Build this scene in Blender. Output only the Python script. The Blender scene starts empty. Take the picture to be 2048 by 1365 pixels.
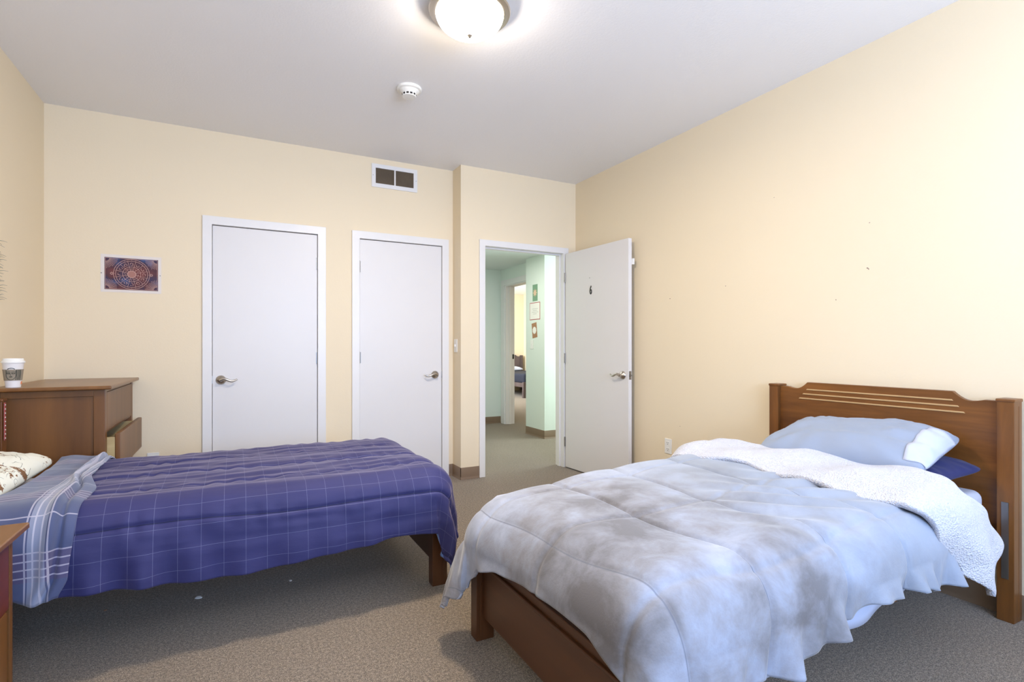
import bpy, bmesh, math, random
import numpy as np
from mathutils import Vector, Matrix, noise
random.seed(7)
PI = math.pi
S = bpy.context.scene
C = S.collection

# ---------------------------------------------------------------- camera, light, exposure
cam_data = bpy.data.cameras.new('camera')
cam_data.sensor_width = 36.0
cam_data.lens = 36.0 * 1056.0 / 2048.0
cam_data.shift_y = 14.1 / 2048.0
cam_data.clip_start = 0.02
cam = bpy.data.objects.new('camera', cam_data)
cam.location = (0, 0, 1.1444)
cam.rotation_euler = (PI / 2, 0, -0.483)
C.objects.link(cam)
S.camera = cam

S.view_settings.view_transform = 'Standard'
S.view_settings.look = 'None'
S.view_settings.gamma = 1.0
S.view_settings.use_curve_mapping = False
S.view_settings.exposure = 0.41

world = bpy.data.worlds.new('sky')
world.use_nodes = True
bg = world.node_tree.nodes['Background']
bg.inputs[0].default_value = (0.55, 0.72, 1.0, 1)
bg.inputs[1].default_value = 1.5
S.world = world


def area(name, loc, rot, sx, sy, power, col):
    d = bpy.data.lights.new(name, 'AREA')
    d.shape = 'RECTANGLE'; d.size = sx; d.size_y = sy; d.energy = power; d.color = col
    o = bpy.data.objects.new(name, d); o.location = loc; o.rotation_euler = rot
    C.objects.link(o)
    return o


DAY = (0.25, 0.50, 1.0)
# daylight coming in through the window behind the photographer
area('window_daylight', (1.15, -1.68, 1.6), (PI / 2 + 0.16, 0, 0), 2.2, 1.5, 80, DAY)
# added fill light, aimed up from the window opening to brighten the ceiling
area('ceiling_fill', (1.15, -1.66, 1.5), (PI / 2 + 1.05, 0, 0), 2.2, 1.3, 84, (.90, .92, .98))
# daylight of the hallway (from its right end) and of the bedroom beyond it
area('hall_daylight', (4.9, 5.0, 1.5), (PI / 2, 0, PI / 2), 1.0, 1.6, 30, (0.85, 0.95, 1.0))
area('hall_fill_light', (2.6, 5.6, 2.3), (0, 0, 0), .5, .5, 11, (1.0, .97, .92))  # unseen fill added to brighten the hallway; no lamp fixture stands there
area('far_room_daylight', (3.9, 10.6, 1.6), (PI / 2, 0, -PI / 2), 2.4, 1.6, 130, (0.85, 0.92, 1.0))
LAMP_STRENGTH = 34.0
LAMP_DOWN = 25.0


# ---------------------------------------------------------------- helpers
def sr(r, g, b):
    def f(c):
        c /= 255.0
        return c / 12.92 if c <= 0.04045 else ((c + 0.055) / 1.055) ** 2.4
    return (f(r), f(g), f(b), 1.0)


class NT:
    def __init__(self, name):
        self.m = bpy.data.materials.new(name); self.m.use_nodes = True
        self.t = self.m.node_tree; self.b = self.t.nodes['Principled BSDF']

    def n(self, typ, **kw):
        nd = self.t.nodes.new(typ)
        for k, v in kw.items():
            setattr(nd, k, v)
        return nd

    def l(self, a, b):
        self.t.links.new(a, b)

    def val(self, sock, v):
        if hasattr(v, 'is_output'):
            self.l(v, sock)
        else:
            sock.default_value = v

    def math(self, op, a, b=None, c=None):
        nd = self.n('ShaderNodeMath', operation=op)
        self.val(nd.inputs[0], a)
        if b is not None: self.val(nd.inputs[1], b)
        if c is not None: self.val(nd.inputs[2], c)
        return nd.outputs[0]

    def mix(self, f, a, b, mode='MIX'):
        nd = self.n('ShaderNodeMix', data_type='RGBA', blend_type=mode)
        self.val(nd.inputs[0], f); self.val(nd.inputs[6], a); self.val(nd.inputs[7], b)
        return nd.outputs[2]

    def coord(self, which='Object', scale=(1, 1, 1)):
        tc = self.n('ShaderNodeTexCoord'); mp = self.n('ShaderNodeMapping')
        mp.inputs['Scale'].default_value = scale
        self.l(tc.outputs[which], mp.inputs['Vector'])
        return mp.outputs[0]

    def noise(self, vec, scale, detail=3, rough=.5, dist=0):
        nd = self.n('ShaderNodeTexNoise')
        if vec is not None: self.l(vec, nd.inputs['Vector'])
        nd.inputs['Scale'].default_value = scale; nd.inputs['Detail'].default_value = detail
        nd.inputs['Roughness'].default_value = rough; nd.inputs['Distortion'].default_value = dist
        return nd.outputs[0]

    def ramp(self, f, stops):
        nd = self.n('ShaderNodeValToRGB'); self.l(f, nd.inputs[0])
        cr = nd.color_ramp
        while len(cr.elements) < len(stops): cr.elements.new(0.5)
        for e, (p, c) in zip(cr.elements, stops):
            e.position = p; e.color = c
        return nd.outputs[0]

    def bump(self, h, strength=.3, dist=.01):
        nd = self.n('ShaderNodeBump'); self.l(h, nd.inputs['Height'])
        nd.inputs['Strength'].default_value = strength; nd.inputs['Distance'].default_value = dist
        self.l(nd.outputs[0], self.b.inputs['Normal'])

    def base(self, c): self.val(self.b.inputs['Base Color'], c)

    def set(self, **kw):
        for k, v in kw.items():
            self.b.inputs[k.replace('_', ' ')].default_value = v
        return self


def plain(name, c, rough=.5, metal=0., bumpscale=None, bs=.1, var=.04, emit=None, coat=0.):
    k = NT(name)
    v = k.coord()
    n = k.noise(v, 6.0, 2)
    dark = tuple(x * (1 - var) for x in c[:3]) + (1,)
    k.base(k.mix(n, c, dark))
    k.set(Roughness=rough, Metallic=metal)
    if coat: k.set(Coat_Weight=coat, Coat_Roughness=.2)
    if bumpscale: k.bump(k.noise(v, bumpscale, 4), bs, .004)
    if emit:
        k.b.inputs['Emission Color'].default_value = emit[0]; k.b.inputs['Emission Strength'].default_value = emit[1]
    return k.m


def wood(name, c1, c2, rough=.38, axis='z', sc=1.0):
    k = NT(name)
    scl = {'z': (9, 9, .9), 'x': (.9, 9, 9), 'y': (9, .9, 9)}[axis]
    v = k.coord('Object', tuple(s * sc for s in scl))
    n = k.noise(v, 3.0, 6, .6, .6)
    v2 = k.coord('Object', tuple(s * sc * .35 for s in scl))
    n2 = k.noise(v2, 2.0, 3, .5, .3)
    f = k.math('ADD', k.math('MULTIPLY', n, .45), k.math('MULTIPLY', n2, .6))
    k.base(k.ramp(f, [(.36, c2), (.66, c1)]))
    k.set(Roughness=rough); k.set(Coat_Weight=.10, Coat_Roughness=.3)
    k.bump(n, .05, .002)
    return k.m


M = {}
# painted walls
def wallpaint(name, c, bs=.12):
    k = NT(name); v = k.coord()
    n = k.noise(v, 1.3, 2)
    k.base(k.mix(n, c, tuple(x * .97 for x in c[:3]) + (1,)))
    k.set(Roughness=.62)
    k.bump(k.noise(v, 90, 3), bs, .003)
    return k.m
M['wall'] = wallpaint('peach_cream_paint', sr(238, 221, 190))
M['ceil'] = wallpaint('white_ceiling_paint', sr(246, 245, 246), .3)
M['mint'] = wallpaint('mint_green_paint', sr(226, 235, 225))
M['hallceil'] = wallpaint('hall_ceiling_paint', sr(228, 234, 230))
M['white'] = plain('white_semigloss_paint', sr(232, 229, 226), .35, bumpscale=25, bs=.03, var=.02)
M['door'] = plain('white_door_paint', sr(226, 222, 219), .4, bumpscale=14, bs=.04, var=.02)
M['plastic'] = plain('white_plastic', sr(238, 236, 230), .35, var=.02)
M['slot'] = plain('dark_slot', sr(40, 36, 32), .7)
M['base'] = plain('brown_vinyl_base', sr(128, 105, 82), .5, var=.1)
M['nickel'] = plain('brushed_nickel', sr(190, 182, 172), .28, 1., var=.05)
M['steel'] = plain('dull_steel', sr(150, 148, 145), .4, 1.)
M['dust'] = plain('dusty_grille', sr(128, 112, 92), .8, bumpscale=60, bs=.3, var=.5)
M['wood'] = wood('walnut_stain_wood', sr(134, 84, 36), sr(86, 49, 18))
M['woodx'] = wood('walnut_stain_wood_long', sr(134, 84, 36), sr(86, 49, 18), axis='y')
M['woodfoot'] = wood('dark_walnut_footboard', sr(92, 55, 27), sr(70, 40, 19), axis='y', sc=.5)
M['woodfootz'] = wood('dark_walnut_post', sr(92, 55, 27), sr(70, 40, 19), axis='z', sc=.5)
M['dres'] = wood('dresser_maple_stain', sr(124, 80, 36), sr(92, 56, 24), .42, 'z', .55)
M['dresx'] = wood('dresser_top_lit', sr(134, 90, 46), sr(106, 67, 32), .3, 'y', .8)  # tops made lighter: the light falling on them is put into the colour
M['pale'] = wood('pale_drawer_wood', sr(206, 182, 132), sr(176, 150, 100), .55, 'x')
M['mahog'] = wood('reddish_drawer_wood', sr(110, 52, 34), sr(84, 38, 24), .35, 'y', .6)
M['black'] = plain('black_vinyl', sr(30, 30, 30), .4)
M['cream'] = plain('cream_paper', sr(232, 222, 214), .7)

# carpet
def carpet(name, c1, c2, c3):
    k = NT(name); v = k.coord()
    a = k.noise(v, 260, 2, .7); b = k.noise(v, 1.6, 3, .6); w = k.noise(v, 90, 2, .6)
    f = k.math('ADD', k.math('MULTIPLY', a, .7), k.math('MULTIPLY', w, .3))
    col = k.ramp(f, [(.40, c2), (.51, c1), (.62, c3)])
    k.base(k.mix(k.math('MULTIPLY', b, .35), col, c2))
    k.set(Roughness=.95); k.set(Sheen_Weight=.2, Sheen_Roughness=.5)
    k.bump(f, .9, .006)
    return k.m
M['carpet'] = carpet('brown_loop_carpet', sr(136, 118, 96), sr(78, 66, 52), sr(190, 172, 148))


class MB:
    """collects shapes into one mesh"""
    def __init__(self):
        self.bm = bmesh.new(); self.wn = False

    def _merge(self, b, mat=None, idx=0):
        if mat is not None: bmesh.ops.transform(b, matrix=mat, verts=b.verts)
        for f in b.faces: f.material_index = idx
        me = bpy.data.meshes.new('tmp'); b.to_mesh(me); b.free()
        self.bm.from_mesh(me); bpy.data.meshes.remove(me)
        return self

    def box(self, x0, x1, y0, y1, z0, z1, bev=0.0, seg=2, mat=None, idx=0):
        b = bmesh.new(); bmesh.ops.create_cube(b, size=1)
        for v in b.verts:
            v.co = Vector(((x0 + x1) / 2 + v.co.x * (x1 - x0), (y0 + y1) / 2 + v.co.y * (y1 - y0), (z0 + z1) / 2 + v.co.z * (z1 - z0)))
        if bev > 0:
            self.wn = True
            bmesh.ops.bevel(b, geom=b.edges[:], offset=bev, segments=seg, profile=.5, affect='EDGES')
        return self._merge(b, mat, idx)

    def cyl(self, p0, p1, r0, r1=None, n=24, idx=0, caps=True):
        r1 = r0 if r1 is None else r1
        p0 = Vector(p0); p1 = Vector(p1); d = p1 - p0
        b = bmesh.new()
        bmesh.ops.create_cone(b, cap_ends=caps, segments=n, radius1=r0, radius2=r1, depth=d.length)
        q = Vector((0, 0, 1)).rotation_difference(d.normalized()).to_matrix().to_4x4()
        return self._merge(b, Matrix.Translation((p0 + p1) / 2) @ q, idx)

    def lathe(self, prof, n=40, mat=None, idx=0):
        b = bmesh.new(); rings = []
        for r, z in prof:
            if r < 1e-6: rings.append([b.verts.new((0, 0, z))])
            else: rings.append([b.verts.new((r * math.cos(2 * PI * i / n), r * math.sin(2 * PI * i / n), z)) for i in range(n)])
        for a, c in zip(rings, rings[1:]):
            for i in range(n):
                j = (i + 1) % n
                if len(a) == 1 and len(c) == 1: continue
                if len(a) == 1: b.faces.new((a[0], c[j], c[i]))
                elif len(c) == 1: b.faces.new((a[i], a[j], c[0]))
                else: b.faces.new((a[i], a[j], c[j], c[i]))
        bmesh.ops.recalc_face_normals(b, faces=b.faces)
        return self._merge(b, mat, idx)

    def prism(self, pts, d, axis='x', bev=0.0, mat=None, idx=0):
        """pts in the plane across the axis, extruded from d[0] to d[1]"""
        def mk(p, t):
            return {'x': (t, p[0], p[1]), 'y': (p[0], t, p[1]), 'z': (p[0], p[1], t)}[axis]
        b = bmesh.new()
        va = [b.verts.new(mk(p, d[0])) for p in pts]; vb = [b.verts.new(mk(p, d[1])) for p in pts]
        b.faces.new(va); b.faces.new(vb[::-1])
        n = len(pts)
        for i in range(n):
            b.faces.new((va[i], vb[i], vb[(i + 1) % n], va[(i + 1) % n]))
        bmesh.ops.recalc_face_normals(b, faces=b.faces)
        if bev > 0: self.wn = True; bmesh.ops.bevel(b, geom=b.edges[:], offset=bev, segments=2, profile=.5, affect='EDGES')
        return self._merge(b, mat, idx)

    def tube(self, pts, r, n=8, idx=0):
        pts = [Vector(p) for p in pts]
        b = bmesh.new(); rings = []
        rr = r if isinstance(r, (list, tuple)) else [r] * len(pts)
        up = Vector((0, 0, 1))
        for i, p in enumerate(pts):
            t = (pts[min(i + 1, len(pts) - 1)] - pts[max(i - 1, 0)]).normalized()
            if abs(t.dot(up)) > .95: u = t.cross(Vector((1, 0, 0))).normalized()
            else: u = t.cross(up).normalized()
            w = t.cross(u).normalized()
            rings.append([b.verts.new(p + (u * math.cos(2 * PI * k / n) + w * math.sin(2 * PI * k / n)) * rr[i]) for k in range(n)])
        for a, c in zip(rings, rings[1:]):
            for i in range(n): b.faces.new((a[i], a[(i + 1) % n], c[(i + 1) % n], c[i]))
        b.faces.new(rings[0]); b.faces.new(rings[-1][::-1])
        bmesh.ops.recalc_face_normals(b, faces=b.faces)
        return self._merge(b, None, idx)

    def build(self, name, mats, parent=None, smooth=True, loc=None, angle=40):
        me = bpy.data.meshes.new(name)
        if loc is not None:
            bmesh.ops.translate(self.bm, verts=self.bm.verts, vec=-Vector(loc))
        self.bm.to_mesh(me); self.bm.free()
        for m in (mats if isinstance(mats, (list, tuple)) else [mats]): me.materials.append(m)
        if smooth:
            me.polygons.foreach_set('use_smooth', [True] * len(me.polygons))
            me.set_sharp_from_angle(angle=math.radians(angle))
        o = bpy.data.objects.new(name, me); C.objects.link(o)
        if self.wn and smooth:
            wm_ = o.modifiers.new('normals', 'WEIGHTED_NORMAL'); wm_.keep_sharp = True
        if loc is not None: o.location = loc
        if parent is not None:
            o.parent = parent
            if loc is None: o.location = -wloc(parent)
            else: o.location = Vector(loc) - wloc(parent)
        return o


def wloc(o):
    l = Vector(o.location)
    while o.parent is not None:
        o = o.parent; l += Vector(o.location)
    return l


def tag(o, label=None, cat=None, group=None, kind=None):
    if label: o['label'] = label
    if cat: o['category'] = cat
    if group: o['group'] = group
    if kind: o['kind'] = kind
    return o


def thing(name, label, cat, loc=(0, 0, 0), group=None):
    o = bpy.data.objects.new(name, None); o.location = loc; o.empty_display_size = .1
    C.objects.link(o)
    return tag(o, label, cat, group)


def struct(o): return tag(o, kind='structure')


# ---------------------------------------------------------------- room shell
XL, XR, XS, YB, YE, ZC = -1.102, 2.939, 1.737, 4.459, 4.27, 2.7404
YR = -1.60
D1 = (-0.150, 0.584); D2 = (0.912, 1.632); DE = (1.965, 2.792)
DH = 2.052; HC = 2.335

struct(MB().box(-1.3, 9.2, -1.9, 13.2, -.1, 0).build('floor', M['carpet']))
struct(MB().box(XL - .15, XR + .15, YR - .15, YB + .02, ZC, ZC + .1).build('ceiling', M['ceil']))
struct(MB().box(XL - .12, XL, YR, YB + .12, 0, ZC).build('wall_left', M['wall']))
wr = struct(MB().box(XR, XR + .12, YR, YE + .13, 0, ZC).build('wall_right', M['wall']))
w = MB()
e = YB + .12
w.box(XL, D1[0] - .02, YB, e, 0, ZC); w.box(D1[1] + .02, D2[0] - .02, YB, e, 0, ZC); w.box(D2[1] + .02, XS, YB, e, 0, ZC)
w.box(D1[0] - .02, D1[1] + .02, YB, e, DH + .015, ZC); w.box(D2[0] - .02, D2[1] + .02, YB, e, DH + .015, ZC)
w.box(XL, XS, e + .3, e + .34, 0, ZC)
struct(w.build('wall_back', M['wall']))
w = MB()
w.box(XS, DE[0] - .02, YE, e, 0, ZC); w.box(DE[1] + .02, XR + .12, YE, YE + .13, 0, ZC)
w.box(DE[0] - .02, DE[1] + .02, YE, YE + .13, DH + .02, ZC)
struct(w.build('wall_entry', M['wall']))
# rear wall with the window behind the camera
w = MB()
w.box(XL, 0.0, YR - .12, YR, 0, ZC); w.box(2.3, XR, YR - .12, YR, 0, ZC)
w.box(0, 2.3, YR - .12, YR, 0, .85); w.box(0, 2.3, YR - .12, YR, 2.35, ZC)
struct(w.build('wall_rear', M['wall']))
w = MB()
for x0, x1 in ((0, .05), (1.125, 1.175), (2.25, 2.3)): w.box(x0, x1, YR - .09, YR - .03, .85, 2.35, .004)
for z0, z1 in ((.85, .9), (2.3, 2.35)): w.box(0, 2.3, YR - .085, YR - .035, z0, z1, .004)
struct(w.build('window_1', M['white']))

# hallway and the bedroom across it
w = MB(); w.box(1.86, 3.72, 7.24, 7.36, 0, HC); w.box(1.76, 1.86, 4.59, 7.36, 0, HC)
struct(w.build('wall_hall_far', M['mint']))
w = MB(); w.box(3.6, 3.74, 7.09, 7.24, 0, HC); w.box(3.6, 3.74, 6.18, 7.09, 2.10, HC)
struct(w.build('wall_hall_right', M['mint']))
struct(MB().box(3.452, 5.0, 5.70, 6.18, 0, HC).build('wall_hall_column', M['mint']))
w = MB(); w.box(5.0, 5.1, 4.3, 5.80, 0, HC); w.box(XR + .12, 5.1, 4.3, 4.40, 0, HC)
struct(w.build('wall_hall_end', M['mint']))
struct(MB().box(1.86, 5.1, YE + .13, 7.36, HC, HC + .08).build('ceiling_hall', M['hallceil']))
w = MB()
w.box(3.74, 7.1, 12.62, 12.74, 0, 2.6); w.box(6.98, 7.1, 6.3, 12.62, 0, 2.6); w.box(3.62, 3.74, 7.36, 12.74, 0, 2.6); w.box(5.0, 7.1, 6.06, 6.18, 0, 2.6)
w.box(3.74, 6.98, 6.18, 6.2, 0, 2.6)
struct(w.build('wall_far_room', M['wall']))
struct(MB().box(3.62, 7.1, 6.06, 12.74, 2.6, 2.68).build('ceiling_far_room', M['hallceil']))


# baseboards: brown vinyl cove base with a toe
def cove(p0, p1, nrm, name, h=.102):
    """p0->p1 along the wall, nrm points into the room"""
    p0 = Vector((p0[0], p0[1], 0)); p1 = Vector((p1[0], p1[1], 0)); n = Vector((nrm[0], nrm[1], 0))
    prof = [(0, 0), (.013, 0), (.012, .004), (.006, .012), (.004, .022), (.004, h - .003), (.002, h), (0, h)]
    b = bmesh.new()
    A = [b.verts.new(p0 + n * t + Vector((0, 0, z))) for t, z in prof]
    B = [b.verts.new(p1 + n * t + Vector((0, 0, z))) for t, z in prof]
    b.faces.new(A); b.faces.new(B[::-1])
    for i in range(len(prof)):
        j = (i + 1) % len(prof); b.faces.new((A[i], B[i], B[j], A[j]))
    bmesh.ops.recalc_face_normals(b, faces=b.faces)
    mb = MB(); mb._merge(b)
    return struct(mb.build(name, M['base']))


cove((XL, YB), (D1[0] - .062, YB), (0, -1), 'baseboard_back_left')
cove((D1[1] + .062, YB), (D2[0] - .062, YB), (0, -1), 'baseboard_back_middle')
cove((D2[1] + .062, YB), (XS, YB), (0, -1), 'baseboard_back_right')
cove((XS, YE - .004), (XS, YB), (-1, 0), 'baseboard_step')
cove((XS - .004, YE), (DE[0] - .055, YE), (0, -1), 'baseboard_entry')
cove((XR, YR), (XR, YE), (-1, 0), 'baseboard_right')
cove((XL, YR), (XL, YB), (1, 0), 'baseboard_left')
cove((1.87, 7.24), (3.6, 7.24), (0, -1), 'baseboard_hall_far')
cove((3.452, 5.696), (3.452, 6.18), (-1, 0), 'baseboard_column_left')
cove((3.448, 5.70), (5.0, 5.70), (0, -1), 'baseboard_column_front')


# door casings / jambs
def casing(name, x0, x1, y, h, wdt=.062, depth=.12):
    b = MB()
    t = .016
    b.prism([(x0 - wdt, 0), (x0, 0), (x0, h), (x1, h), (x1, 0), (x1 + wdt, 0), (x1 + wdt, h + wdt), (x0 - wdt, h + wdt)], (y - t, y + .001), 'y', .003)
    # jamb lining and stops
    b.box(x0 - .019, x0, y, y + depth, 0, h); b.box(x1, x1 + .019, y, y + depth, 0, h); b.box(x0 - .019, x1 + .019, y, y + depth, h, h + .019)
    return b


struct(casing('trim_1', D1[0], D1[1], YB, DH).build('trim_1', M['white']))
struct(casing('trim_2', D2[0], D2[1], YB, DH).build('trim_2', M['white']))
b = casing('trim_3', DE[0], DE[1], YE, DH, .055, .13)
b.box(DE[0], DE[0] + .012, YE + .045, YE + .085, 0, DH - .012); b.box(DE[1] - .012, DE[1], YE + .045, YE + .085, 0, DH - .012)
b.box(DE[0], DE[1], YE + .045, YE + .085, DH - .012, DH)
tr3 = struct(b.build('trim_3', M['white']))
MB().box(DE[0] - .001, DE[0] + .0015, YE + .012, YE + .04, .90, .96, .0005).build('strike_plate', M['steel'], tr3)
# far hall door casing, on the wall x = 3.6
b = MB()
b.box(3.585, 3.601, 7.09, 7.2, 0, 2.085); b.box(3.585, 3.601, 6.18, 7.2, 2.085, 2.165)
b.box(3.6, 3.745, 7.06, 7.09, 0, 2.07); b.box(3.6, 3.745, 6.18, 7.09, 2.07, 2.0995)
b.box(3.65, 3.69, 7.045, 7.06, 0, 2.07)
tr4 = struct(b.build('trim_4', M['white']))
MB().box(3.71, 3.735, 7.057, 7.0605, .98, 1.05, .0005).build('strike_plate', M['slot'], tr4)


def lever(parent, base, nrm, dirv, name='door_handle', label=None):
    """wave lever: rose on the face at base, pointing nrm, lever running along dirv"""
    n = Vector(nrm).normalized(); d = Vector(dirv).normalized(); base = Vector(base)
    q = Vector((0, 0, 1)).rotation_difference(n).to_matrix().to_4x4()
    b = MB()
    b.lathe([(0, 0), (.033, 0), (.034, .004), (.031, .010), (.020, .018), (.013, .024), (.012, .045), (0, .047)], 32, Matrix.Translation(base) @ q)
    up = Vector((0, 0, 1))
    pts = []; rad = []
    for i in range(15):
        t = i / 14
        pts.append(base + n * (.045 + .008 * math.sin(t * PI)) + d * (.115 * t - .008) + up * (.010 * math.sin(t * 2.1 * PI) + .004 * t - .002))
        rad.append(.0105 * (1 - .55 * t) + .001)
    b.tube(pts, rad, 12)
    o = b.build(name, M['nickel'], parent)
    return o


def hinge(parent, x, y, z, nrm=(0, -1, 0)):
    b = MB(); n = Vector(nrm)
    p = Vector((x, y, z)) + n * .006
    for k in range(5):
        z0 = -.045 + k * .018
        b.cyl(p + Vector((0, 0, z0 + .0006)), p + Vector((0, 0, z0 + .0174)), .0062, n=14)
    b.cyl(p + Vector((0, 0, -.049)), p + Vector((0, 0, .05)), .0045, n=10)
    b.box(x - .012, x + .012, y - .002, y + .003, z - .045, z + .045)
    b.build('hinge', M['steel'], parent)


def closet_door(name, x0, x1, hx, hdir, hingex):
    d = MB().box(x0 + .003, x1 - .003, YB + .002, YB + .037, .008, DH - .005, .0015).build(name, M['door'])
    struct(d)
    lever(d, (hx, YB + .002, .908), (0, -1, 0), (hdir, 0, 0))
    for z in (1.82, 1.065, .25): hinge(d, hingex, YB, z)
    lx = x0 if hingex > (x0 + x1) / 2 else x1
    MB().box(lx - .004, lx + .004, YB - .001, YB + .01, .88, .94, .001).build('latch_plate', M['steel'], d)
    return d


closet_door('door_1', D1[0], D1[1], D1[0] + .057, 1, D1[1])
closet_door('door_2', D2[0], D2[1], D2[1] - .064, -1, D2[0])

# the open entry door: leaf from the hinge (2.79, 4.255) to the free edge (2.843, 3.355)
hp = Vector((2.800, 4.235, 0)); fp = Vector((2.846, 3.378, 0))
dv = (fp - hp).normalized(); wd = (fp - hp).length
ang = math.atan2(dv.y, dv.x)
Td = Matrix.Translation(hp) @ Matrix.Rotation(ang, 4, 'Z')   # local +x along the leaf; -y faces the room side (camera)
# choose local y so that the camera-side face is y = 0
side = (Td.to_3x3() @ Vector((0, 1, 0)))
sg = 1 if side.x > 0 else -1
d3 = MB().box(0, wd, 0 if sg > 0 else -.036, .036 if sg > 0 else 0, .010, 2.045, .0015, mat=Td).build('door_3', M['door'])
struct(d3)


def dl(x, y, z): return Td @ Vector((x, y * sg, z))


nr = (dl(0, -1, 0) - dl(0, 0, 0))
lever(d3, dl(wd - .065, 0, .92), nr, -dv)
lever(d3, dl(wd - .065, .036, .92), -nr, -dv)
b = MB(); b.box(wd - .001, wd + .0015, .006 * sg if sg > 0 else -.030, .030 if sg > 0 else -.006, .885, .955, .0004, mat=Td)
b.cyl(dl(wd, .018, .92), dl(wd + .010, .018, .92), .008, n=12)
b.build('latch_plate', M['steel'], d3)
MB().box(wd - .03, wd + .018, .037 if sg > 0 else -.05, .05 if sg > 0 else -.037, 1.83, 1.88, .002, mat=Td).build('bumper_block', M['plastic'], d3)
for z in (1.82, 1.05, .25):
    b = MB(); b.cyl(dl(-.004, -.004, z - .045), dl(-.004, -.004, z + .045), .006, n=12); b.build('hinge', M['steel'], d3)


def text_mesh(body, name, mat, size, M4, parent=None, xs=1.0, ext=.0006, off=0.0):
    cu = bpy.data.curves.new(name, 'FONT'); cu.body = body; cu.size = size; cu.extrude = ext; cu.bevel_depth = off; cu.bevel_resolution = 1
    cu.align_x = 'CENTER'; cu.align_y = 'CENTER'
    o = bpy.data.objects.new(name, cu); C.objects.link(o)
    bpy.context.view_layer.update()
    me = bpy.data.meshes.new_from_object(o.evaluated_get(bpy.context.evaluated_depsgraph_get()))
    bpy.data.objects.remove(o)
    me.transform(Matrix.Diagonal((xs, 1, 1, 1)))
    me.transform(M4); me.materials.clear(); me.materials.append(mat)
    ob = bpy.data.objects.new(name, me); C.objects.link(ob)
    if parent: ob.parent = parent; ob.location = -wloc(parent)
    return ob


def frame(origin, xdir, zdir):
    """matrix: local x -> xdir, local y -> zdir(up), local z -> normal"""
    x = Vector(xdir).normalized(); y = Vector(zdir).normalized(); n = x.cross(y)
    m = Matrix((x, y, n)).transposed().to_4x4(); m.translation = Vector(origin)
    return m


six_loc = dl(wd * .44, -.0012, 1.66)
text_mesh('6', 'door_number', M['black'], .105, frame(six_loc, dv, (0, 0, 1)), d3, .60, .0006, .0028)
MB().cyl(dl(wd * .42, .001, 1.775), dl(wd * .42, -.002, 1.775), .004, n=10).build('peephole', M['steel'], d3)


# ---------------------------------------------------------------- small wall fittings
def outlet(loc, nrm, label):
    o = thing('wall_outlet', label, 'outlet', loc, 'duplex outlets low on the walls')
    n = Vector(nrm); xd = Vector((0, 0, 1)).cross(n)
    T = frame(loc, xd, (0, 0, 1))
    MB().box(-.035, .035, -.057, .057, 0, .006, .002, mat=T).build('cover_plate', M['plastic'], o)
    for s in (-1, 1):
        r = MB().box(-.017, .017, s * .024 - .014, s * .024 + .014, .005, .008, .0015, mat=T).build('socket', M['plastic'], o)
        q = MB()
        q.box(-.0085, -.0055, s * .024 - .001, s * .024 + .008, .0078, .0083, mat=T)
        q.box(.0055, .0085, s * .024 - .001, s * .024 + .007, .0078, .0083, mat=T)
        q.cyl(T @ Vector((0, s * .024 - .008, .0075)), T @ Vector((0, s * .024 - .008, .0083)), .003, n=10)
        q.build('slots', M['slot'], r)
    return o


outlet((-.51, YB, .352), (0, -1, 0), 'white duplex outlet on the back wall just above the navy comforter')
outlet((XR, 3.024, .393), (-1, 0, 0), 'white duplex outlet on the right wall between open door and bed')


def switch(loc, nrm, label, wdt=.036):
    o = thing('light_switch', label, 'light switch', loc)
    n = Vector(nrm); xd = Vector((0, 0, 1)).cross(n); T = frame(loc, xd, (0, 0, 1))
    MB().box(-wdt, wdt, -.058, .058, 0, .006, .002, mat=T).build('cover_plate', M['plastic'], o)
    MB().box(-.005, .005, -.008, .014, .004, .016, .001, mat=T).build('toggle', M['plastic'], o)
    return o


switch((XS, 4.383, 1.165), (-1, 0, 0), 'white light switch on the narrow wall step left of the entry door')
switch((3.452, 6.015, 1.19), (-1, 0, 0), 'white light switch on the mint hallway column')

# vent grille above the second closet door
vx0, vx1, vz0, vz1 = 1.011, 1.404, 2.497, 2.692
v = thing('vent_grille', 'white framed return air grille with dusty louvres high on the back wall', 'vent', ((vx0 + vx1) / 2, YB, vz0))
b = MB()
fr = .033
b.prism([(vx0, vz0), (vx1, vz0), (vx1, vz1), (vx0, vz1)], (YB - .003, YB), 'y')
b = MB()
b.box(vx0, vx0 + fr, YB - .009, YB, vz0, vz1); b.box(vx1 - fr, vx1, YB - .009, YB, vz0, vz1)
b.box(vx0 + fr, vx1 - fr, YB - .009, YB, vz0, vz0 + fr); b.box(vx0 + fr, vx1 - fr, YB - .009, YB, vz1 - fr, vz1)
mx = (vx0 + vx1) / 2
b.box(mx - .006, mx + .006, YB - .0088, YB - .0002, vz0 + fr, vz1 - fr)
b.build('frame', M['white'], v)
MB().box(vx0 + fr - .002, vx1 - fr + .002, YB - .001, YB - .0002, vz0 + fr - .002, vz1 - fr + .002).build('backing', M['dust'], v)
for x0, x1 in ((vx0 + fr, mx - .006), (mx + .006, vx1 - fr)):
    b = MB(); k = 0; z = vz0 + fr + .004
    while z < vz1 - fr - .002:
        T = Matrix.Translation((0, YB - .0045, z)) @ Matrix.Rotation(-.7, 4, 'X')
        b.box(x0, x1, -.004, .004, -.0007, .0007, mat=T); z += .0075
    b.build('louvres', M['dust'], v)
for x in (vx0 + .012, vx1 - .012):
    MB().cyl((x, YB - .008, (vz0 + vz1) / 2), (x, YB - .0105, (vz0 + vz1) / 2), .003, n=10).build('screw', M['steel'], v)

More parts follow.
